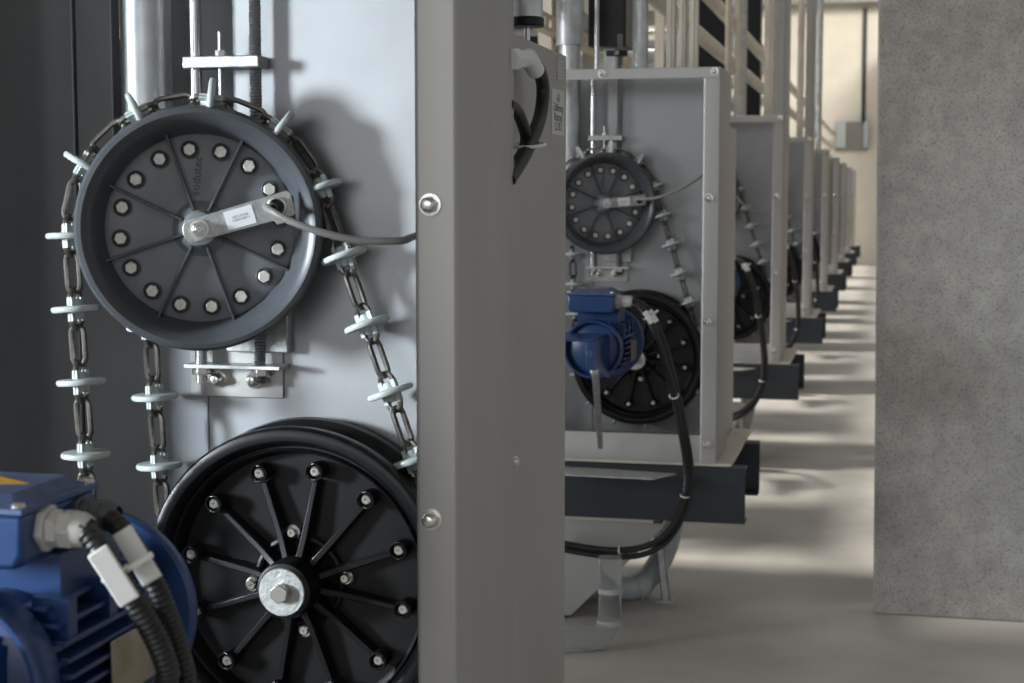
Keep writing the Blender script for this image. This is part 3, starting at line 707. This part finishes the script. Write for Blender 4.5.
# perforated rail
b = MB(); x, z0, z1, y = -.93, .452 + EYE, .50 + EYE, 2.6
o = V((x, 2.6, z0)); y1 = 6.4
b.box(x, x + .002, y, y1, z0, z0 + .012); b.box(x, x + .002, y, y1, z1 - .012, z1); b.box(x - .03, x, y, y1, z1 - .002, z1); b.box(x - .03, x, y, y1, z0, z0 + .002)
yy = y
while yy < y1: b.box(x, x + .002, yy, yy + .045, z0 + .012, z1 - .012); yy += .085
ob = b.build('perforated_rail', 'cream', None, o, smooth=0); ob.location = o; tag(ob, 'cream perforated rail above the first two cabinets', 'rail')
# a tube with a black collar above the first housing
pp = at(527, 10, 1.95); o = V((pp.x, 1.95, at(527, 27, 1.95).z))
r = thing('cylinder_actuator', 'galvanised tube with black end collar above the first side housing', 'cylinder', o, None)
MB().cyl(o + V((0, 0, .01)), o + V((0, 0, 1.2)), .0195, seg=28).build('tube', 'galv', r, o)
MB().lathe([(.0, 0), (.020, 0), (.0215, .0015), (.0215, .010), (.020, .0115), (0, .0115)], o, (0, 0, 1), 28).build('collar', 'black', r, o)
MB().cyl(o + V((0, 0, 0)), V((o.x, o.y, .177 + EYE)), .004).build('piston_rod', 'shiny', r, o)
# black covers, rows of rack behind each cabinet
for k in range(2, 7):
    n = ORD[k]
    if k == 2 or k in (4, 5):
        x0, x1 = (-.775, -.675) if k == 2 else (-1.06, -.88)
        zc = .385 if k == 2 else .45
        o = V((x0 + .05, .36, .177))
        ob = MB().box(x0, x1, .36, .50, zc, 1.5).build('black_cover', 'black', None, o, bevel=.004); ob.location = o + off(k)
        MB().box(x0 + .035, x0 + .065, .40, .46, .177, zc + .001).build('stem', 'galv', ob, o)
        tag(ob, f'tall black plastic cover above the back of the {n} cabinet', 'cover', 'black covers above the cabinets')
    r = thing('rack', f'galvanised rack frame with dark trays behind the {n} cabinet', 'rack', V((-1.6, 1.1, -EYE)), k, 'rack frames between the cabinets'); o = V((-1.6, 1.1, -EYE))
    for x, d in ((-.98, .8), (-.98, 1.5), (-2.4, .8), (-2.4, 1.5)):
        MB().box(x - .02, x + .02, d - .02, d + .02, -EYE, 1.5).build('leg', 'galvwarm', r, o)
    for z, mm in ((.52, 'dark'), (.80, 'galvwarm'), (1.08, 'dark')):
        MB().box(-2.5, -.94, .82, 1.48, z, z + .05).build('shelf', mm, r, o)
    for z in (.62, .95):
        MB().cyl((-2.5, .84, z), (-.92, .84, z), .018, seg=12).build('cross_tube', 'galv', r, o)
    MB().box(-2.5, -1.02, 1.2, 1.24, .1, .50).build('dark_curtain', 'black', r, o)
    s = MB(); s.cyl((-.955, .78, .35), (-.955, 1.52, 1.0), .016, seg=12); s.build('brace', 'galvwarm', r, o)

# ------------------------------------------------------------------ far wall fittings
a, c = at(836, 122, 24.7), at(868, 150, 24.7)
r = thing('wall_hatch', 'grey hatch with pale blue side strips high on the far wall', 'hatch', (a.x, 24.7, c.z))
o = r.location.copy()
MB().box(a.x, c.x, 24.72, 24.8, c.z, a.z).build('hatch_door', 'wallgrey', r, o, bevel=.005)
w_ = (c.x - a.x)
MB().box(a.x, a.x + w_ * .32, 24.66, 24.8, c.z + .03, a.z).build('side_strip', 'paleblue', r, o, bevel=.01)
MB().box(c.x - w_ * .14, c.x, 24.66, 24.8, c.z + .03, a.z).build('side_strip', 'paleblue', r, o, bevel=.01)
a, c = at(865.5, 8, 24.7), at(865.5, 124, 24.7)
ob = MB().cyl((a.x, 24.74, c.z), (a.x, 24.74, a.z), .03).build('conduit', 'anth', None, V((a.x, 24.74, c.z))); ob.location = (a.x, 24.74, c.z)
tag(ob, 'thin dark vertical conduit above the hatch on the far wall', 'conduit')

# ------------------------------------------------------------------ light
def area(name, loc, target, size, sizey, power, col):
    l = bpy.data.lights.new(name, 'AREA'); l.shape = 'RECTANGLE'; l.size = size; l.size_y = sizey; l.energy = power; l.color = col
    o = bpy.data.objects.new(name, l); C.objects.link(o); o.location = loc
    o.rotation_euler = (V(target) - V(loc)).to_track_quat('-Z', 'Y').to_euler(); return o
area('left_light', (-4.7, -1.5, 1.55), (-.65, 1.42, .95), 0.7, 1.0, 19, (.84, .93, 1)).data.spread = math.radians(30)  # window at the front left
for k in range(2, 6):
    y = PITCH * (k - 1)
    area('left_light', (-4.7, -1.6 + y, 1.7), (-.6, 1.5 + y, .95), 1.4, 1.3, 3.9, (.92, .96, 1)).data.spread = math.radians(30)  # fill added for the cabinets further back, copied from the first window
area('rear_fill', (-1.5, -5.5, 2.0), (-.4, 3, .9), 4.5, 2.6, 62, (.95, .97, 1))  # unseen soft fill behind the camera, added to lift the frontal faces
area('far_wall_fill', (1.0, 19.5, 4.6), (-.4, 24.8, .9), 2.5, 1.0, 300, (1, .93, .82))  # unseen warm fill, added to brighten the far wall
s = bpy.data.lights.new('sun', 'SUN'); s.energy = 3.8; s.angle = math.radians(8); s.color = (1, .94, .86)
so = bpy.data.objects.new('sun', s); C.objects.link(so); so.location = (-3, 3, 8)
so.rotation_euler = V((.36, .10, -1)).to_track_quat('-Z', 'Y').to_euler()
w = bpy.data.worlds.new('hall'); bpy.context.scene.world = w; w.use_nodes = True
nt = w.node_tree; bg = nt.nodes['Background']
tc = nt.nodes.new('ShaderNodeTexCoord'); sp = nt.nodes.new('ShaderNodeSeparateXYZ'); nt.links.new(tc.outputs['Generated'], sp.inputs[0])
rp = nt.nodes.new('ShaderNodeValToRGB'); e = rp.color_ramp.elements
mr = nt.nodes.new('ShaderNodeMapRange'); mr.inputs['From Min'].default_value = -1; mr.inputs['From Max'].default_value = 1
nt.links.new(sp.outputs['Z'], mr.inputs['Value']); nt.links.new(mr.outputs['Result'], rp.inputs['Fac'])
e[0].position = .40; e[0].color = (.295, .302, .312, 1); e[1].position = .75; e[1].color = (.60, .615, .635, 1)
nt.links.new(rp.outputs['Color'], bg.inputs['Color']); bg.inputs['Strength'].default_value = .85

# ------------------------------------------------------------------ camera
cd = bpy.data.cameras.new('camera'); cam = bpy.data.objects.new('camera', cd); C.objects.link(cam)
cd.sensor_width = 36; cd.lens = F_PX * 36 / 1024; cd.clip_start = .05
cd.dof.use_dof = True; cd.dof.focus_distance = 1.95; cd.dof.aperture_fstop = 11
mw = Matrix(((cx_.x, cx_.y, cx_.z), (cy_.x, cy_.y, cy_.z), (cz_.x, cz_.y, cz_.z))).to_4x4(); mw.translation = (0, 0, EYE)
cam.matrix_world = mw
sc = bpy.context.scene; sc.camera = cam
sc.view_settings.view_transform = 'Standard'; sc.view_settings.look = 'None'; sc.view_settings.exposure = .12; sc.view_settings.gamma = 1; sc.view_settings.use_curve_mapping = False
sc.cycles.use_denoising = True; sc.cycles.max_bounces = 8
